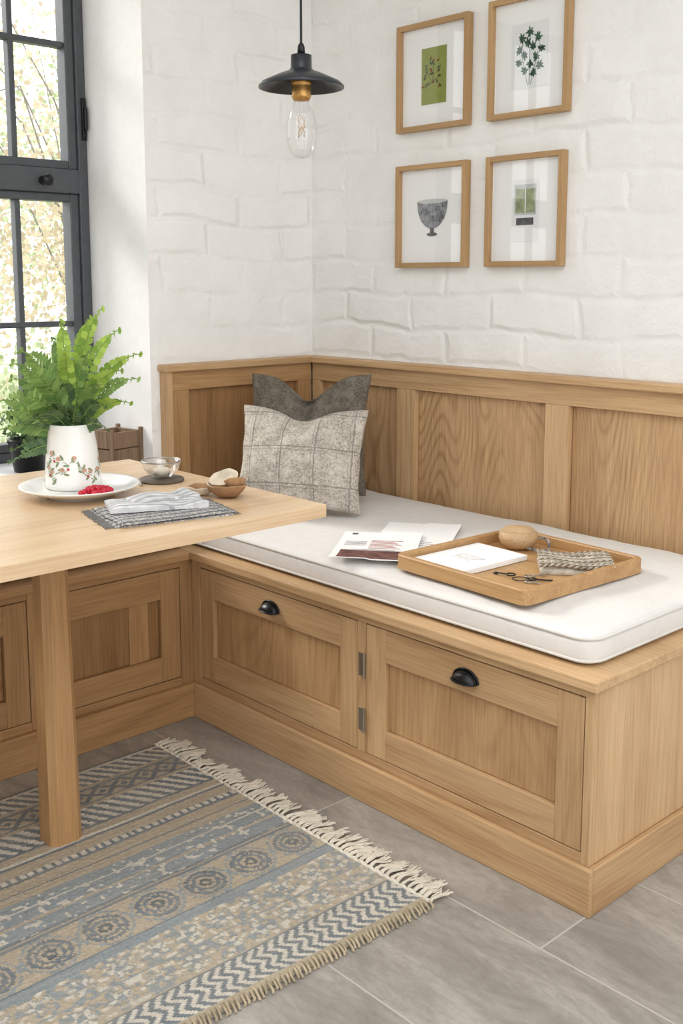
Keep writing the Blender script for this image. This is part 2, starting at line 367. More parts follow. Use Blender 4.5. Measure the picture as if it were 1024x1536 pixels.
def pillow(name,mat,c,w,h,t,lean,dent=.0,yaw=0,roll=0,seed=0):
    W=Vector((math.cos(math.radians(33.3+yaw)),math.sin(math.radians(33.3+yaw)),0));n=Vector((W.y,-W.x,0))
    U=(Vector((0,0,1))*math.cos(math.radians(lean))-n*math.sin(math.radians(lean))).normalized();Nn=W.cross(U)
    rr=Matrix.Rotation(math.radians(roll),3,Nn);W=rr@W;U=rr@U
    M=Matrix((W,U,Nn)).transposed().to_4x4();M.translation=Vector(c)
    v=[];f=[];K=56
    for s in (1,-1):
        for i in range(K+1):
            for j in range(K+1):
                u=2*i/K-1;q=2*j/K-1
                u=math.sin(u*math.pi/2)*.5+u*.5;q=math.sin(q*math.pi/2)*.5+q*.5
                x=w/2*u*(.91+.09*abs(q)**2.5);y=h/2*q*(.92+.08*abs(u)**2.5)
                cr_=max(0,abs(u)+abs(q)-1.86)/.14;x*=1-.02*cr_;y*=1-.02*cr_
                if q>0: y-=dent*math.exp(-(u/.36)**2)*q**1.5
                e=(1-u*u)*(1-q*q)
                z=t/2*max(0,e)**.42*(.72+.28*(1-u*u)*(1-q*q))*1.1
                p=Vector((x*9+seed,y*9,s*3))
                z+= (noise.noise(p)*.022+noise.noise(p*2.6)*.007)*min(1,e*3)
                ang=math.atan2(abs(q)-1.05,abs(u)-1.05);z+=.0045*math.sin(ang*16+seed)*math.exp(-((abs(u)-1)**2+(abs(q)-1)**2)/.25)*min(1,e*6)
                z-= dent*.6*math.exp(-(u/.16)**2)*max(0,q)*min(1,e*4)
                v.append((x+.003*noise.noise(Vector((y*20,seed,1))),y+h/2+.003*noise.noise(Vector((x*20,seed,5))),s*z))
    m=(K+1)**2
    for i in range(K):
        for j in range(K):
            a=i*(K+1)+j;q=(a,a+K+1,a+K+2,a+1);f.append(q);f.append(tuple(k+m for k in reversed(q)))
    o=mesh_obj(name,v,f,mat,smooth=True)
    bm=bmesh.new();bm.from_mesh(o.data);bmesh.ops.remove_doubles(bm,verts=bm.verts,dist=.0004);bm.to_mesh(o.data);bm.free()
    o.matrix_world=M;return o
pillow('grey_wool_pillow',pDark,(.353,-.345,.566),.400,.385,.13,14,.075,yaw=-2,roll=1,seed=3)
pillow('checked_tweed_pillow',pLight,(.518,-.520,.566),.385,.310,.17,18,.034,yaw=1,roll=-1,seed=9)
# ---------------------------------------------------------------- table
tb=empty('dining_table')
TX0,TX1,TY=.350,1.143,-.965
TYE=-2.75;nb=5
for i in range(nb):
    a=TX0+(TX1-TX0)*i/nb;b=TX0+(TX1-TX0)*(i+1)/nb
    box('top_plank_%d'%i,a,b-.0002,TYE,TY,.722,.75,tabw,tb,bev=.0006)
for i,(a,b) in enumerate(((-1.52,-1.28),(-2.5,-2.2))): box('under_batten_%d'%i,.46,1.04,(a+b)/2-.04,(a+b)/2+.04,.69,.7215,tabw,tb)
box('under_beam',.745,.805,-2.3,-1.3,.63,.6895,tabw,tb)
for i,y in enumerate((-1.425,-2.35)):
    bm=bmesh.new();v=[];cx=.775
    for z,h in ((0,.038),(.70,.031)):
        c=.014
        for a,b in ((h,h-c),(h-c,h),(-h+c,h),(-h,h-c),(-h,-h+c),(-h+c,-h),(h-c,-h),(h,-h+c)): v.append(bm.verts.new((cx+a,y+b,z)))
    for k in range(8): bm.faces.new((v[k],v[(k+1)%8],v[8+(k+1)%8],v[8+k]))
    bm.faces.new(v[8:]);bm.faces.new(v[:8][::-1]);bmesh.ops.recalc_face_normals(bm,faces=bm.faces)
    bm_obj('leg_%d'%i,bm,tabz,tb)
# ---------------------------------------------------------------- rug
rx0,rx1,ry1,ry0=.515,1.496,-1.008,-2.45
nx=int((rx1-rx0)/.0021);ny=int((ry1-ry0)/.0021)
X=np.linspace(rx0,rx1,nx);Y=np.linspace(ry1,ry0,ny);XX,YY=np.meshgrid(X,Y,indexing='ij')
K=.0042
q=lambda a:np.floor(a/K)*K+K/2
U=q(XX-rx0)/(rx1-rx0);V=q(ry1-YY)
def smn(sx,sy):
    a=np.random.rand(int(1/sx)+3,int(1.6/sy)+3)
    fx=(XX-rx0)/sx;fy=(ry1-YY)/sy;i=fx.astype(int);j=fy.astype(int);tx=fx-i;ty=fy-j;tx=tx*tx*(3-2*tx);ty=ty*ty*(3-2*ty)
    return (a[i,j]*(1-tx)+a[i+1,j]*tx)*(1-ty)+(a[i,j+1]*(1-tx)+a[i+1,j+1]*tx)*ty
cell=np.random.rand(600,900)[((XX-rx0)/K).astype(int),((ry1-YY)/K).astype(int)]
C=np.zeros((nx,ny,3));L_=lambda c:np.array(lin(c))
S_=L_((112,122,129));B_=L_((142,152,156));I_=L_((214,207,193));G_=L_((184,170,147));DK=L_((88,98,104))
C[:]=G_
def band(a,b): return (U>=a)&(U<b)
def put(m,c): C[m]=c
def blocks(a,b,per=.05,c1=I_,c2=S_,bg=None):
    m=band(a,b);u=(U-a)/(b-a);rows=np.floor(u*3)
    t=np.mod(V/per*1.6+rows*.5+ (u*3-rows)*.55,1)<.5
    put(m,c2);put(m&t,c1)
put(band(0,.012),S_);put(band(.012,.02),I_)
blocks(.02,.085)
put(band(.085,.1),G_);put(band(.1,.107),S_)
m=band(.107,.165);u=np.abs((U-.136)/.029);t=np.abs(np.mod(V/.06,1)-.5)*2
put(m,G_);put(m&(np.abs(u-t)<.28),S_);put(m&((u+ (1-t))<.35),S_)
put(band(.165,.172),S_);put(band(.172,.185),G_);blocks(.185,.265)
for a,b,c in ((.265,.275,S_),(.275,.30,G_),(.30,.307,I_),(.307,.318,S_),(.318,.352,G_),(.352,.37,I_),(.37,.378,S_),(.378,.41,G_),(.41,.416,S_),(.416,.44,G_),(.44,.47,B_),(.47,.474,I_),(.474,.51,B_),(.51,.518,G_),(.518,.555,B_),(.555,.565,S_),(.565,.70,G_),(.70,.725,B_),(.725,.885,G_),(.885,.892,S_),(.892,.98,I_),(.98,1.1,G_)): put(band(a,b),c)
put(band(.352,.37)&(np.mod(V/.02,1)<.4),S_)
put(band(.44,.56)&(smn(.010,.010)>.76),I_)
W_=(rx1-rx0)
cv=np.mod(V,.115)-.0575;cu=(U-.635)*W_;r=np.sqrt(cu**2+(cv*1.0)**2)+ (cell-.5)*.005
m=band(.57,.70)
put(m&(np.abs(np.abs(cu)-np.abs(np.abs(cv)-.0575)*1.3-.004)<.005)&(r>.05),B_)
put(m&(r<.055),B_);put(m&(r<.050),G_);put(m&(r<.044),S_);put(m&(r<.034),G_);put(m&(r<.030),S_);put(m&(r<.021),G_);put(m&(r<.0145),DK);put(m&(r<.005),G_)
put(m&((np.abs(U-.573)<.004)|(np.abs(U-.697)<.004)),S_)
for a,b,ph in ((.725,.80,0),(.805,.882,.5)):
    m=band(a,b);uu=(U-(a+b)/2)*W_;vv=(np.mod(V/.075+ph,1)-.5)*.075;rr=np.sqrt(uu**2+vv**2);th=np.arctan2(uu,vv)
    fl=rr-(.020+.008*np.cos(th*5))+(smn(.006,.006)-.5)*.008
    f=smn(.011,.011)
    put(m&(f<.36),B_);put(m&(fl<0),I_);put(m&(fl<0)&(f<.35),G_);put(m&(rr<.009),B_);put(m&(np.abs(fl)<.0025),B_);put(m&(fl>.006)&(f>.72),I_)
put(band(.799,.806),B_)
m=band(.892,.98);zz=np.abs(np.mod((U-.892)/.022,2)-1)
put(m&(np.mod(V/.024+zz*.75,1)<.5),S_)
wear=smn(.05,.2)*.6+smn(.012,.05)*.4
C=C*(1-.40*wear[...,None])+L_((174,168,156))*.40*wear[...,None]
stri=smn(.004,.06);C*=(.84+.18*cell+.12*stri)[...,None]
Z=.008+.0016*cell+.0012*stri+.003*(smn(.11,.13)-.3)
edge=np.minimum(XX-rx0,rx1-XX);Z=np.where(edge<.003,.002,Z)
Z[:,0]=.001;Z[:,-1]=.001
def warpx(x,y): 
    u=np.clip(((x-rx0)/(rx1-rx0)-.6)/.4,0,1);return x-.055*u*u*np.clip(ry1-y,0,1)
co=np.stack([warpx(XX,YY),YY,Z],-1).reshape(-1,3)
idx=np.arange(nx*ny).reshape(nx,ny);F=np.stack([idx[:-1,:-1],idx[:-1,1:],idx[1:,1:],idx[1:,:-1]],-1).reshape(-1,4)[:,::-1].copy()
me=D2.meshes.new('rug_pile');me.vertices.add(nx*ny);me.vertices.foreach_set('co',co.ravel())
me.loops.add(F.size);me.loops.foreach_set('vertex_index',F.ravel().astype(np.int32));me.polygons.add(len(F));me.polygons.foreach_set('loop_start',np.arange(0,F.size,4,dtype=np.int32))
me.update(calc_edges=True)
at=me.color_attributes.new('rugcol','FLOAT_COLOR','POINT');at.data.foreach_set('color',np.concatenate([C.reshape(-1,3),np.ones((nx*ny,1))],1).ravel())
n=NT('woven_rug',.95,.05);ca=n.n('VertexColor',layer_name='rugcol').outputs[0]
fz=n.noise(n.coord(),420,2,.7);n.color(n.mix(n.math('MULTIPLY',n.ramp(fz,.4,.7),.22),ca,rgba((128,120,108))));n.bump(fz,.4,.003);me.materials.append(n.m)
rug=empty('fringed_area_rug');o=D2.objects.new('rug_pile',me);link(o,rug)
fringeM=plain('ivory_fringe',(230,222,205),.95,.05,var=.15)
bindM=plain('rug_binding',(194,178,150),.95,.05,var=.35)
Ls=[];x=rx0+.004
while x<rx1+.004:
    lean=random.uniform(-.014,.022);ln=random.uniform(.050,.078)
    for s in range(9):
        sx=x+random.uniform(-.003,.003);ex=x+lean+random.uniform(-.013,.013);l=ln+random.uniform(-.010,.006);ph=random.random()*6
        Ls.append([(sx+(ex-sx)*t**1.3+.002*math.sin(ph+9*t),ry1-.004+l*t,.006+.010*math.sin(min(1,t*1.6)*math.pi*.8)*random.uniform(.7,1.1)*(1-t*.6)+(.0005)) for t in [i/6 for i in range(7)]])
    x+=.0155
tubes('fringe',Ls,lambda i,t:.0018*(1-.3*t),fringeM,rug,res=1)
tubes('fringe_cord',[[(rx0+(rx1-rx0)*i/200,ry1-.003,.0085+.002*math.sin(i*1.3)) for i in range(201)]],.0045,fringeM,rug)
Ls=[]
for i in range(150):
    y=ry1-.003-i*.0095+random.uniform(-.002,.002);xe=float(warpx(np.array(rx1),np.array(y)))
    Ls.append([(xe-.010,y,.010),(xe-.001,y-.001,.0115),(xe+.006+random.uniform(0,.008),y-.003,.007),(xe+.008+random.uniform(0,.009),y-.004,.0025)])
tubes('edge_whipping',Ls,.0028,bindM,rug,res=1)
# ---------------------------------------------------------------- pictures
def poly(pts,z=0): return [(x,y,z) for x,y in pts]
def sheet(name,parts,parent,matrix):
    v=[];f=[];fm=[];mats=[]
    for pts,z,m in parts:
        if m not in mats: mats.append(m)
        b=len(v);v+=poly(pts,z);f.append(tuple(range(b,b+len(pts))));fm.append(mats.index(m))
    o=mesh_obj(name,v,f,mats,fm,parent=parent);o.matrix_world=matrix;return o
def rect(x0,x1,y0,y1): return [(x0,y0),(x1,y0),(x1,y1),(x0,y1)]
def ell(cx,cy,a,b,rot=0,n=12): return [(cx+a*math.cos(t)*math.cos(rot)-b*math.sin(t)*math.sin(rot),cy+a*math.cos(t)*math.sin(rot)+b*math.sin(t)*math.cos(rot)) for t in [2*math.pi*i/n for i in range(n)]]
def lseg(x0,y0,x1,y1,w):
    d=Vector((x1-x0,y1-y0)).normalized();nx_,ny_=-d.y*w/2,d.x*w/2
    return [(x0-nx_,y0-ny_),(x1-nx_,y1-ny_),(x1+nx_,y1+ny_),(x0+nx_,y0+ny_)]
def leafp(x,y,l,w,a):
    return [(x+ (t*l)*math.cos(a)-s*w*math.sin(a),y+(t*l)*math.sin(a)+s*w*math.cos(a)) for t,s in ((0,0),(.3,-.45),(.65,-.4),(1,0),(.65,.4),(.3,.45))]
olive=plain('olive_card',(150,158,84),.8,.1,var=.12);dk=plain('dark_twig',(70,62,40),.8,.1);rust=plain('rust_berry',(128,62,48),.8,.1)
bg=plain('botanical_green',(98,128,104),.8,.1,var=.3);bg2=plain('botanical_green_dark',(70,98,80),.8,.1);pp=plain('pale_print_paper',(234,235,234),.8,.1);greyp=plain('grey_print',(206,208,208),.8,.1,var=.15);
pale=plain('reflection_green',(168,178,140),.8,.1,var=.4);stone=plain('graphite_wash',(164,166,170),.8,.1,var=.5)
def picture(x0,x1,z0,z1,kind):
    e=empty('framed_botanical_print' if kind in('a','b') else ('framed_bowl_drawing' if kind=='c' else 'framed_print_window_reflection'))
    yb=-.002;yf=-.026;bw=.0155
    box('frame_l',x0,x0+bw,yf,yb,z0,z1,frameW[1],e,bev=.001);box('frame_r',x1-bw,x1,yf,yb,z0,z1,frameW[1],e,bev=.001)
    box('frame_t',x0+bw,x1-bw,yf,yb,z1-bw,z1,frameW[0],e,bev=.001);box('frame_b',x0+bw,x1-bw,yf,yb,z0,z0+bw,frameW[0],e,bev=.001)
    box('backing',x0+.003,x1-.003,-.010,-.0015,z0+.003,z1-.003,matM,e,bev=0)
    mesh_obj('glass',[(x0+bw,-.017,z0+bw),(x1-bw,-.017,z0+bw),(x1-bw,-.017,z1-bw),(x0+bw,-.017,z1-bw)],[(0,1,2,3)],glassM,parent=e)
    cx,cz=(x0+x1)/2,(z0+z1)/2;P=[]
    if kind=='a':
        P.append((rect(-.050,.050,-.082,.082),0,olive))
        P.append((lseg(-.03,-.03,.03,.0,.0018),.0004,dk));P.append((lseg(-.005,-.02,.0,.045,.0015),.0004,dk));P.append((lseg(.0,.0,.03,.03,.0013),.0004,dk));P.append((lseg(-.01,-.015,-.035,.02,.0012),.0004,dk))
        for i in range(26):
            a=random.random()*6.28;P.append((leafp(random.uniform(-.038,.03),random.uniform(-.04,.045),.014,.006,a),.0006,random.choice([dk,bg2,rust])))
    if kind=='b':
        P.append((rect(-.062,.062,-.086,.088),0,pp))
        for i in range(3):
            bx=(i-1)*.012;ex=(i-1)*.034;P.append((lseg(bx*.4,-.078,ex,.05-.02*abs(i-1),.0014),.0004,bg2))
        for (cx_,cy_) in ((0,.062),(-.026,.048),(.028,.045),(-.006,.034),(.012,.022),(-.034,.018),(.040,.014),(-.018,.004),(.022,-.006),(-.036,-.016),(.002,-.022),(.034,-.030),(-.016,-.038),(.014,-.046)):
            for t in range(8):
                a=t*.78+random.random()*.4;P.append((leafp(cx_,cy_,random.uniform(.010,.018),.007,a),.0006,random.choice([bg,bg,bg2])))
    if kind=='c':
        pts=[(-.062,.045)]+[(-.062*math.cos(t),.04-.078*math.sin(t)) for t in [math.pi*i/20 for i in range(21)]]+[(.062,.045)]
        P.append((pts,0,stone));P.append((ell(0,.044,.062,.007),.0004,greyp));P.append((rect(-.008,.008,-.052,-.034),.0003,inkM));P.append((ell(0,-.055,.022,.006),.0004,inkM))
        for i in range(30):
            x_=random.uniform(-.045,.045);y_=random.uniform(-.02,.03);P.append((leafp(x_,y_,.012,.003,random.random()*3),.0006,inkM))
    if kind=='d':
        P.append((rect(-.046,.046,-.085,.085),0,pp));P.append((rect(-.038,.038,-.012,.072),.0003,greyp));P.append((rect(-.034,.034,-.006,.06),.0005,pale));P.append((rect(-.001,.002,-.006,.06),.0007,pp));P.append((rect(-.03,.03,-.04,-.02),.0005,inkM))  # green pane with bar draws the window's reflection into the print
    M=Matrix(((1,0,0,cx),(0,0,-1,-.0112),(0,1,0,cz),(0,0,0,1)))
    sheet('artwork',P,e,M)
picture(.425,.712,1.264,1.575,'c');picture(.786,1.055,1.264,1.575,'d')
picture(.425,.712,1.675,1.990,'a');picture(.786,1.060,1.675,2.000,'b')
# ---------------------------------------------------------------- pendant
pe=empty('pendant_lamp',(.94,-.855,1.653))
shM=plain('charcoal_enamel',(34,38,44),.3,.5)
lathe('shade',[(.016,.068),(.023,.067),(.0235,.040),(.028,.034),(.050,.026),(.088,.009),(.0955,.001),(.0955,-.003),(.092,-.002),(.085,.006),(.048,.022),(.028,.030),(.0,.033)],shM,pe,64)
lathe('neck',[(0,.094),(.005,.092),(.008,.085),(.009,.068),(0,.067)],blackM,pe,24)
lathe('socket',[(0,.03),(.021,.03),(.0225,.012),(.0225,.004),(.0205,.001),(.0225,-.003),(.0205,-.007),(.0225,-.011),(.0205,-.015),(.0225,-.02),(.018,-.03),(0,-.031)],brassM,pe,32)
lathe('bulb',[(.016,-.03),(.019,-.040),(.026,-.054),(.031,-.072),(.0335,-.092),(.0335,-.112),(.031,-.130),(.025,-.144),(.014,-.153),(0,-.156)],bulbM,pe,40)
tubes('filament',[[(.008*math.cos(i*1.2),.008*math.sin(i*1.2),-.06-.05*(abs((i%8)-4)/4)) for i in range(28)]],.0005,brassM,pe)
tubes('stem',[[(0,0,-.03),(0,0,-.07)]],.003,bulbM,pe)
tubes('cord',[[(0,0,.088),(0,0,RH-1.653)]],.0028,blackM,pe)
lathe('ceiling_rose',[(0,-.025),(.04,-.025),(.045,-.015),(.045,0)],blackM,pe,32,loc=(0,0,RH-1.653))
# ---------------------------------------------------------------- things on the table
Zt=.7501
lathe('serving_plate',[(0,.006),(.06,.006),(.066,.0),(.072,.0),(.076,.006),(.106,.014),(.128,.023),(.132,.0255),(.132,.028),(.126,.027),(.104,.019),(.075,.011),(0,.010)],ceram,seg=72,loc=(.700,-1.306,Zt))
vs=empty('flower_vase',(.645,-1.292,Zt+.0105))
prof=[(0,0),(.058,0),(.0625,.004),(.063,.015),(.0605,.05),(.0565,.09),(.0515,.125),(.0495,.142),(.0485,.146),(.0465,.146),(.047,.138),(.05,.11),(.054,.06),(.055,.012),(0,.010)]
lathe('body',prof,ceram,vs,56)
v=[];f=[];fm=[]
def onv(a,z): 
    r=np.interp(z,[.0,.004,.015,.05,.09,.125],[.058,.0625,.063,.0605,.0565,.0515])+.0006
    return (r*math.cos(a),r*math.sin(a),z)
flM=[plain('vase_leaf',(132,146,108),.4),plain('vase_flower',(206,160,140),.4),redM]
def blob(a0,z0,r_,asp,an,m):
    b=len(v)
    for t in range(8):
        th=2*math.pi*t/8;p,qq=r_*math.cos(th),r_*asp*math.sin(th)
        v.append(onv(a0+(p*math.cos(an)-qq*math.sin(an))/.058,z0+p*math.sin(an)+qq*math.cos(an)))
    f.append(tuple(range(b,b+8)));fm.append(m)
for s0,z0,dx,dz in ((-70,.03,.9,.04),(-45,.065,-.7,.012),(-15,.05,.5,-.02),(-95,.06,.4,-.03),(20,.03,.5,.03),(120,.04,.9,.03),(200,.05,.8,-.02)):
    for t in range(9):
        a_=math.radians(s0)+dx*t/8;z_=z0+dz*t/8+.006*math.sin(t*1.3)
        blob(a_,z_,.0045,.22,math.atan2(dz,dx*.058),0)
        if t%2==0: blob(a_+.05,z_+.006*(1 if t%4 else -1),.0065,.42,random.random()*3,0)
        if t in(3,7): blob(a_,z_+.008,.006,.9,0,1)
        if t==5: blob(a_,z_-.006,.003,1,0,2)
mesh_obj('painted_flowers',v,f,flM,fm,parent=vs)
# fern arrangement
R3=Vector((.68,.733,0));F3=Vector((.733,-.68,0));Up=Vector((0,0,1))
fern=empty('fern_arrangement',(.645,-1.292,Zt+.0105+.14))
def fronds(name,specs,mat,n=17,llen=.03,lw=.011,droop=.02,start=.28,ang=.75):
    v=[];f=[];st=[]
    for (r,u,fw) in specs:
        tip=R3*r+Up*u+F3*fw
        mid=R3*r*.28+Up*(u*.62+.02)+F3*fw*.28;base=Vector((random.uniform(-.015,.015),random.uniform(-.015,.015),-.06));tw=random.uniform(-.5,.5)
        pts=[]
        for i in range(n*2+1):
            t=i/(n*2);pts.append(base*(1-t)**2+mid*2*t*(1-t)+tip*t*t-Up*droop*t**3)
        st.append(pts)
        side0=(pts[-1]-pts[0]).cross(F3+R3*tw).normalized()
        for i in range(n*2):
            t=i/(n*2)
            if t<start: continue
            s_=(t-start)/(1-start);ll=llen*(math.sin(min(1,s_*1.05+.16)*math.pi)**.6 if s_<.93 else .3)+.003
            d=(pts[i+1]-pts[i]).normalized();s=1 if i%2 else -1
            side=side0*s;dr=(side+d*ang+F3*random.uniform(-.2,.2)).normalized();nn=dr.cross(d).normalized()
            w=dr.cross(nn)*lw*.5
            p=pts[i];b=len(v)
            v+= [p,p+dr*ll*.3+w,p+dr*ll*.7+w*1.05-nn*ll*.06,p+dr*ll-nn*ll*.12,p+dr*ll*.7-w*1.05-nn*ll*.06,p+dr*ll*.3-w]
            f.append(tuple(range(b,b+6)))
    mesh_obj(name,v,f,mat,parent=fern);tubes(name+'_stems',st,lambda i,t:.0018*(1-.7*t),stemM,fern,res=1)
br=[(.080,.285,.0),(.045,.262,-.03),(.168,.185,.02),(.145,.075,.03),(-.012,.255,.01),(.108,.235,-.04),(.130,.150,.05),(.010,.19,.07)]
fronds('fern_upright',br,fernM,n=17,llen=.019,lw=.016,ang=.9)
br2=[(.06,.19,.05),(-.045,.215,-.03),(.095,.12,.07),(.155,.125,-.02)]
fronds('fern_upright_pale',br2,fernMid,n=16,llen=.018,lw=.014,ang=.9)
lf=[(-.17,.085,.02),(-.13,.17,.0),(-.15,.13,-.05),(-.10,.20,.03),(-.18,.05,-.04),(-.08,.16,.09),(-.12,.06,.08),(-.04,.13,.10),(-.16,.02,.04),(-.09,.10,.12)]
fronds('fern_arching',lf,fernMid,n=24,llen=.034,lw=.008,droop=.03)
dk_=[(-.06,.12,-.06),(.05,.10,-.07),(.0,.12,.06),(.09,.07,.05),(-.1,.03,.06),(.04,.06,.1),(-.05,.05,.1),(.1,.02,.07),(-.02,.08,.11),(-.14,-.04,.0),(-.13,-.06,.05)]
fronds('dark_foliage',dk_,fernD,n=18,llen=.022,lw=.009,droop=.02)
# berries
be=[]
for i in range(40):
    a=random.random()*6.28;r=math.sqrt(random.random())*.031
    be.append((.762+r*math.cos(a)*1.0,-1.304+r*math.sin(a)*1.2,Zt+.0195+random.choice((0,0,.009))*(1-r/.033)))
bm=bmesh.new()
for p in be: bmesh.ops.create_icosphere(bm,subdivisions=2,radius=.0062,matrix=Matrix.Translation(p))
bm_obj('red_berries',bm,redM,smooth=True)
# placemats / napkins
def woven():
    n=NT('striped_woven_cloth',.95,.05);v=n.coord();sp=n.n('SeparateXYZ',{0:v})
    a=n.math('LESS_THAN',n.math('PINGPONG',n.math('ADD',sp.outputs[0],1.),.012),.0035);b=n.math('LESS_THAN',n.math('PINGPONG',n.math('ADD',sp.outputs[1],1.),.006),.002)
    t=n.noise(v,250,2,.8)
    c=n.mix(n.ramp(t,.4,.62),rgba((116,116,118)),rgba((214,211,204)));c=n.mix(n.math('MULTIPLY',a,.7),c,rgba((78,80,86)));c=n.mix(n.math('MULTIPLY',b,.3),c,rgba((98,98,102)))
    n.color(c);n.bump(t,.5,.003);return n.m
wovM=woven()
pm=empty('placemat_stack',(.975,-1.275,Zt),(0,0,math.radians(-14)))
def cloth(name,w,l,z,th,mat,par,dx=0,dy=0,rz=0,amp=.002,N_=24):
    v=[];f=[]
    for s in (1,0):
        for i in range(N_+1):
            for j in range(N_+1):
                x=w*(i/N_-.5);y=l*(j/N_-.5);e=min(i,j,N_-i,N_-j)/2
                zz=z+(th*min(1,.25+e) if s else 0)+(amp*(noise.noise(Vector((x*16,y*16,z*99)))+.6) if s else 0)
                v.append((x+.0015*noise.noise(Vector((y*40,z*50,1))),y+.0015*noise.noise(Vector((x*40,z*50,2))),zz))
    m=(N_+1)**2
    for i in range(N_):
        for j in range(N_):
            a=i*(N_+1)+j;q_=(a,a+N_+1,a+N_+2,a+1);f.append(q_);f.append(tuple(k+m for k in reversed(q_)))
    for k in range(N_):
        a,b=k,k+1
        f.append((a,b,b+m,a+m));f.append((N_*(N_+1)+b,N_*(N_+1)+a,N_*(N_+1)+a+m,N_*(N_+1)+b+m))
        A,B=a*(N_+1),b*(N_+1);f.append((B,A,A+m,B+m));f.append((A+N_,B+N_,B+N_+m,A+N_+m))
    return mesh_obj(name,v,f,mat,parent=par,smooth=False,loc=(dx,dy,0),rot=(0,0,rz))
cloth('mat_lower',.18,.25,0,.004,wovM,pm);cloth('mat_upper',.175,.242,.0055,.004,wovM,pm,.004,.004,.05)
Ls=[]
for i in range(60):
    x=-.088+.176*i/59
    for s in (1,-1): Ls.append([(x,s*.124,.003),(x+random.uniform(-.002,.002),s*.133,.002),(x+random.uniform(-.004,.004),s*(.138+random.random()*.006),.001)])
tubes('mat_fringe',Ls,.0007,plain('grey_thread',(120,118,116),.9),pm,res=0)
nk=NT('grey_striped_napkin',.9,.1);nv_=nk.coord();ns_=nk.n('SeparateXYZ',{0:nv_})
sa=nk.math('LESS_THAN',nk.math('PINGPONG',nk.math('ADD',ns_.outputs[0],nk.math('MULTIPLY_ADD',nk.noise(nv_,14,2),.02,1.)),.010),.0028)
nc=nk.mix(nk.ramp(nk.noise(nv_,40,4),.35,.65),rgba((226,225,223)),rgba((196,196,196)));nk.color(nk.mix(nk.math('MULTIPLY',sa,.6),nc,rgba((128,130,136))));nk.bump(nk.noise(nv_,300,3),.3,.003)
napM=nk.m
cloth('napkin',.11,.20,.0115,.006,napM,pm,-.028,-.0,-.18,amp=.011);cloth('napkin_fold',.06,.15,.019,.004,napM,pm,-.045,.02,.25,amp=.011)
# candle dish on coaster
cd=empty('glass_candle_dish',(.675,-1.075,Zt))
lathe('coaster',[(0,0),(.052,0),(.054,.003),(.052,.007),(0,.007)],plain('dark_coaster',(112,102,90),.6,.2,var=.4),cd,40)
lathe('glass_bowl',[(.022,.008),(.026,.012),(.040,.028),(.046,.044),(.0475,.050),(.045,.050),(.042,.042),(.036,.029),(.022,.016),(0,.014)],glassmat('dish_glass',.03,.14,1.),cd,48)
lathe('silver_rim',[(.0455,.048),(.0475,.048),(.0475,.051),(.0455,.051),(.0455,.048)],nickel,cd,48)
lathe('tealight',[(0,.015),(.019,.015),(.019,.030),(.017,.031),(0,.030)],plain('wax',(236,230,214),.4,.4),cd,32)
tubes('spoon',[[(.03,-.075,.004),(.0,-.06,.006),(-.05,-.05,.004)]],.003,nickel,cd)
# seed pods
ns=empty('seed_pod_bowls',(.935,-1.075,Zt))
pod=plain('seed_pod',(182,142,104),.6,.2,var=.35,bumpn=.6,bs=60);podi=plain('seed_pod_pale',(224,210,188),.7,.2,var=.25)
def halfpod(nm,loc,rot,s,m1=pod,m2=podi):
    o=lathe(nm,[(0,0),(.02*s,.002),(.034*s,.012*s),(.040*s,.026*s),(.0405*s,.030*s),(.0375*s,.029*s),(.033*s,.018*s),(.018*s,.009),(0,.007)],[m1,m2],ns,32,loc=loc,rot=rot,sx=1.15)
    n_=len(o.data.polygons)//32
    for p in o.data.polygons: p.material_index=1 if (p.index%n_)>=4 else 0
    for v_ in o.data.vertices: v_.co.z+=.003*noise.noise(v_.co*60);v_.co.x*=1+.08*noise.noise(v_.co*30)
halfpod('pod_a',(0,0,.001),(0,0,.3),1.0);halfpod('pod_b',(-.018,.012,.024),(.35,-.3,1.1),.72);halfpod('pod_c',(-.055,-.03,.001),(0,0,2),.7,podi,pod);halfpod('pod_d',(.02,.01,.022),(-.2,.35,2.2),.6)
# rustic crate on the window board
cr=empty('rustic_wooden_crate',(-.105,-.735,WZ0+.0045),(0,0,math.radians(8)))
for i,(x0,x1,y0,y1,z0,z1) in enumerate(((-.055,-.045,-.06,.055,0,.05),(-.055,-.045,-.06,.055,.054,.105),(.045,.055,-.06,.055,0,.05),(.045,.055,-.06,.055,.054,.105),(-.045,.045,-.06,-.05,0,.05),(-.045,.045,-.06,-.05,.054,.11),(-.045,.045,.045,.055,0,.05),(-.045,.045,.045,.055,.054,.105),(-.045,.045,-.05,.045,0,.008))):
    box('slat_%d'%i,x0,x1,y0,y1,z0,z1,rustic,cr,bev=.002)
for i,(x_,y_) in enumerate(((-.06,-.065),(.05,-.065),(-.06,.05),(.05,.05))): box('post_%d'%i,x_,x_+.012,y_,y_+.012,0,.115,rustic,cr,bev=.002)
pf=empty('potted_shrub',(-.16,-1.0,WZ0+.0045))
lathe('pot',[(0,0),(.045,0),(.06,.09),(.063,.09),(.063,.10),(.056,.10),(.052,.085),(0,.085)],blackM,pf,32)
v=[];f=[]
for i in range(260):
    d=Vector((random.gauss(0,1),random.gauss(0,1),random.gauss(0,.8))).normalized()*random.uniform(.03,.09);p=Vector((0,0,.15))+d
    a=Vector((random.gauss(0,1),random.gauss(0,1),random.gauss(0,1))).normalized();b_=a.cross(d).normalized();l=.022
    b=len(v);v+=[p,p+a*l*.5+b_*l*.3,p+a*l,p+a*l*.5-b_*l*.3];f.append((b,b+1,b+2,b+3))
mesh_obj('leaves',v,f,fernD,parent=pf)
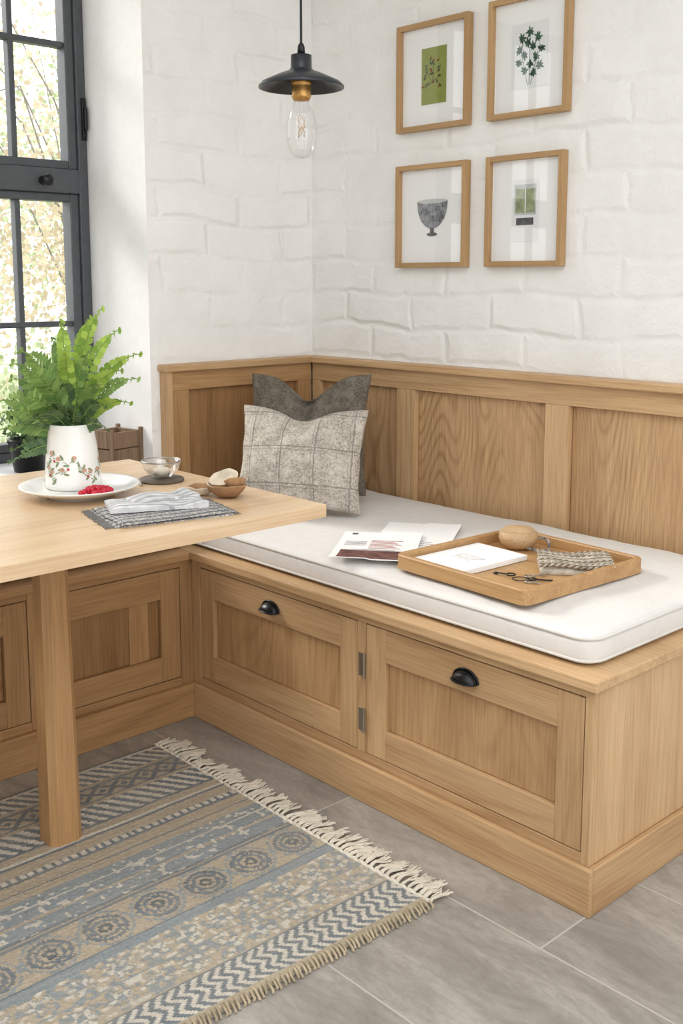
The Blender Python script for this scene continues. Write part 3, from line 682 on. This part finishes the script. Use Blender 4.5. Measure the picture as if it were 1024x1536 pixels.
# ---------------------------------------------------------------- things on the cushion
Zc=.5595
def rz(c,ang,z): 
    M=Matrix.Rotation(math.radians(ang),4,'Z');M.translation=Vector((c[0],c[1],z));return M
prn=plain('print_brown',(132,96,88),.8,.1,var=.5);redt=plain('print_red',(186,90,80),.8,.1);txt=plain('print_text',(140,140,145),.8,.1)
def leaflet(name,c,ang,z,w,l,parts,mat=paperM):
    N_=16;v=[];f=[];fm=[]
    hz=lambda x,y:.0015+.004*(abs(2*x/w)**3*.3+abs(2*y/l)**4)*(1 if x*y>0 else .2)
    for i in range(N_+1):
        for j in range(N_+1): x=w*(i/N_-.5);y=l*(j/N_-.5);v.append((x,y,hz(x,y)))
    for i in range(N_):
        for j in range(N_): a=i*(N_+1)+j;f.append((a,a+N_+1,a+N_+2,a+1));fm.append(0)
    mats=[mat]
    for (x0,x1,y0,y1),m in parts:
        if m not in mats: mats.append(m)
        ni=max(1,int((x1-x0)/.012));nj=max(1,int((y1-y0)/.012))
        for i in range(ni):
            for j in range(nj):
                b=len(v)
                for x,y in rect(x0+(x1-x0)*i/ni,x0+(x1-x0)*(i+1)/ni,y0+(y1-y0)*j/nj,y0+(y1-y0)*(j+1)/nj): v.append((x,y,hz(x,y)+.0006))
                f.append((b,b+1,b+2,b+3));fm.append(mats.index(m))
    return mesh_obj(name,v,f,mats,fm,matrix=rz(c,ang,z))
P1=[((-.085,.075,-.13,-.05),prn),((-.06,.05,-.045,-.041),txt)]
for i in range(7): P1.append(((-.02,.06-.01*(i%3),-.028+i*.013,-.024+i*.013),redt))
for i in range(4): P1.append(((-.085,-.03,.0+i*.012,.003+i*.012),txt))
P1.append(((-.08,-.065,.11,.125),inkM))
leaflet('printed_leaflet',(.955,-.624),38,Zc+.003,.205,.28,P1)
leaflet('folded_letter',(.940,-.465),33,Zc-.001,.20,.285,[((-.06,.06,-.1,-.097),txt),((-.06,.06,-.08,-.077),txt),((-.06,.05,-.06,-.057),txt)])
tr=empty('wooden_tray',(1.318,-.520,Zc-.002),(0,0,math.radians(-3)))
tw,tl=.20,.21
box('base',-tw+.005,tw-.005,-tl+.005,tl-.005,0.001,.008,trayW,tr,bev=.001)
def rrect(hx,hy,r,z,n=6):
    L=[]
    for cx,cy,a0 in ((hx-r,hy-r,0),(-hx+r,hy-r,90),(-hx+r,-hy+r,180),(hx-r,-hy+r,270)):
        for k in range(n+1):
            a=math.radians(a0+90*k/n);L.append((cx+r*math.cos(a),cy+r*math.sin(a),z))
    return L
v=[];f=[];rings=[rrect(tw,tl,.022,0),rrect(tw,tl,.022,.031),rrect(tw-.002,tl-.002,.020,.034),rrect(tw-.012,tl-.012,.012,.034),rrect(tw-.014,tl-.014,.010,.031),rrect(tw-.014,tl-.014,.010,0)]
for R_ in rings: v+=R_
m=len(rings[0])
for a in range(len(rings)):
    for k in range(m): f.append((a*m+k,a*m+(k+1)%m,((a+1)%6)*m+(k+1)%m,((a+1)%6)*m+k))
mesh_obj('rim',v,f,trayW,parent=tr)
Zy=Zc+.0062
sk=[(lseg(-.03,-.01,.02,-.015,.0015),txt),(lseg(.02,-.015,.045,.01,.0015),txt),(lseg(-.03,-.01,-.02,.015,.0015),txt),(lseg(-.02,.015,.045,.01,.0012),txt),(lseg(-.01,.0,.03,-.002,.001),txt),(lseg(-.035,-.02,.03,-.028,.001),txt)]
nbk=empty('sketch_notebook',(1.215,-.580,Zy+.001),(0,0,math.radians(-3)))
box('pages',-.08,.08,-.12,.12,0,.012,paperM,nbk,bev=.001)
sko=sheet('sketch',[(p,0,m) for p,m in sk],nbk,Matrix.Identity(4));sko.location=(0,0,.0125)
bw=empty('wooden_trinket_bowl',(1.212,-.385,Zy+.001))
bwM=wood('bowl_wood',0,(208,176,136),(164,128,88),.5,ring=.4)
lathe('bowl',[(0,0),(.028,0),(.042,.010),(.049,.026),(.047,.040),(.040,.046),(.037,.045),(.040,.036),(.040,.022),(.028,.010),(0,.008)],bwM,bw,48)
lathe('lid',[(.041,.0455),(.036,.050),(.018,.053),(0,.054)],bwM,bw,48)
L=[(.052+.03*math.cos(t),.01+.025*math.sin(t),.008+.02*max(0,math.sin(t))) for t in [i*.35 for i in range(19)]]
tubes('loop_strap',[L],.0028,wovM,bw)
# knitted cloth : folded, ribbed rows of yarn
knM=plain('oatmeal_yarn',(212,202,185),.95,.05,var=.4,bumpn=.4,bs=300);knD=plain('brown_yarn',(138,122,104),.95,.05,var=.3)
kc=empty('knitted_cloth',(1.418,-.440,Zy+.001),(0,0,math.radians(40)))
cloth('fold_lower',.165,.13,0,.012,knM,kc,amp=.004)
rows=[];rows2=[]
for i in range(19):
    y=-.063+.007*i
    for ph in (0,math.pi):
        L=[(-.083+.166*t/60,y+.0018*math.sin(t*1.25+ph),.0165+.0045*math.cos((y)*14)+.002*math.sin(t*1.25+ph+1.2)+.003*math.sin(t*.12+i*.1)) for t in range(61)]
        (rows2 if (i%4==1 or (i%3==0 and ph>0)) else rows).append(L)
tubes('yarn_rows',rows,.0022,knM,kc,res=1);tubes('yarn_rows_brown',rows2,.0021,knD,kc,res=1)
cloth('fold_upper',.156,.118,.004,.013,knM,kc,0,0,0,amp=.002)
# bunch of keys
ky=empty('bunch_of_keys',(1.395,-.615,Zy+.001),(0,0,.5))
tubes('key_ring',[[(.016*math.cos(t),.016*math.sin(t),.003) for t in [2*math.pi*k/24 for k in range(24)]]],.0012,blackM,ky,cyc=True)
for i,a in enumerate((-.5,.1,.8,2.6)):
    c_,s_=math.cos(a),math.sin(a)
    tubes('key_bow_%d'%i,[[(c_*.026+.010*math.cos(t),s_*.026+.010*math.sin(t),.003+i*.0015) for t in [2*math.pi*k/16 for k in range(16)]]],.0018,blackM if i%2 else nickel,ky,cyc=True)
    tubes('key_shaft_%d'%i,[[(c_*.036,s_*.036,.003+i*.001),(c_*.072,s_*.072,.003)]],.0018,blackM if i%2 else nickel,ky)
    box('key_bit_%d'%i,0,.010,0,.008,0.0015,.0035,blackM if i%2 else nickel,ky,bev=0,loc=(c_*.062,s_*.062,0),rot=(0,0,a))
# ---------------------------------------------------------------- garden
gd=empty('garden')
box('lawn',-14,-.6,-12,12,-.35,-.3,grassM,gd,bev=0)
def tree(name,c,rad,nleaf,mat,trunk=True,ls=.07):
    v=[];f=[]
    for i in range(nleaf):
        k=random.randint(0,5);rnd=random.Random(k*17+int(c[0]*10));cc=Vector(c)+Vector((rnd.uniform(-.6,.6)*rad[0],rnd.uniform(-.6,.6)*rad[1],rnd.uniform(-.6,.6)*rad[2]))
        d=Vector((random.gauss(0,.33)*rad[0],random.gauss(0,.33)*rad[1],random.gauss(0,.33)*rad[2]));p=cc+d
        if p.x>-1.1 or p.z<-.25: continue
        a=Vector((random.gauss(0,1),random.gauss(0,1),random.gauss(0,1))).normalized();b_=a.orthogonal().normalized();l=ls*random.uniform(.6,1.3)
        b=len(v);v+=[p,p+a*l*.5+b_*l*.35,p+a*l,p+a*l*.5-b_*l*.35];f.append((b,b+1,b+2,b+3))
    mesh_obj(name+'_leaves',v,f,mat,parent=gd)
    if trunk:
        L=[[(c[0],c[1],-.3),(c[0]+.05,c[1],.6),(c[0],c[1]+.05,c[2])]]
        for k in range(14):
            a=random.random()*6.28;L.append([(c[0],c[1],.5+k*.1),(c[0]+.5*math.cos(a),c[1]+.5*math.sin(a),c[2]+random.uniform(-.4,.4)),(c[0]+rad[0]*.8*math.cos(a),c[1]+rad[1]*.8*math.sin(a),c[2]+random.uniform(0,rad[2]*.8))])
        tubes(name+'_branches',L,lambda i,t:.05*(1-.6*t) if i==0 else .012*(1-.8*t),barkM,gd,res=1)
tree('tree_a',(-4.2,1.6,2.2),(1.5,1.7,1.7),6500,gleaf2,ls=.05)
tree('tree_b',(-4.6,-.6,2.0),(1.4,1.6,1.6),4500,gleafM,ls=.05)
tree('tree_c',(-6.5,3.4,1.8),(1.8,2.2,2.0),6500,gleafM,ls=.06)
tree('hedge',(-3.4,1.0,.2),(.7,3.2,.6),8000,gleafM,False,.05)
# ---------------------------------------------------------------- light
wd=D2.worlds.new('World');bpy.context.scene.world=wd;wd.use_nodes=True
b=wd.node_tree.nodes['Background'];b.inputs[0].default_value=(.965,.98,1.0,1);b.inputs[1].default_value=2.6
s=D2.lights.new('sun','SUN');s.energy=3.6;s.angle=math.radians(18);s.color=(1,.96,.9);so=D2.objects.new('sun',s);link(so)
so.rotation_euler=Vector((1,.35,-.62)).to_track_quat('-Z','Y').to_euler()
bpy.context.scene.view_settings.view_transform='Standard'
# ---------------------------------------------------------------- camera
cd_=D2.cameras.new('Camera');cd_.sensor_fit='VERTICAL';cd_.sensor_height=36;cd_.sensor_width=24;cd_.lens=36*1588.93/1536;cd_.shift_y=-(768-656.68)/1536
cam=D2.objects.new('Camera',cd_);link(cam);cam.location=(2.7984,-2.4571,1.2268);cam.rotation_euler=(math.radians(90-8.4812),0,math.radians(47.1458));cd_.clip_start=.05
bpy.context.scene.camera=cam
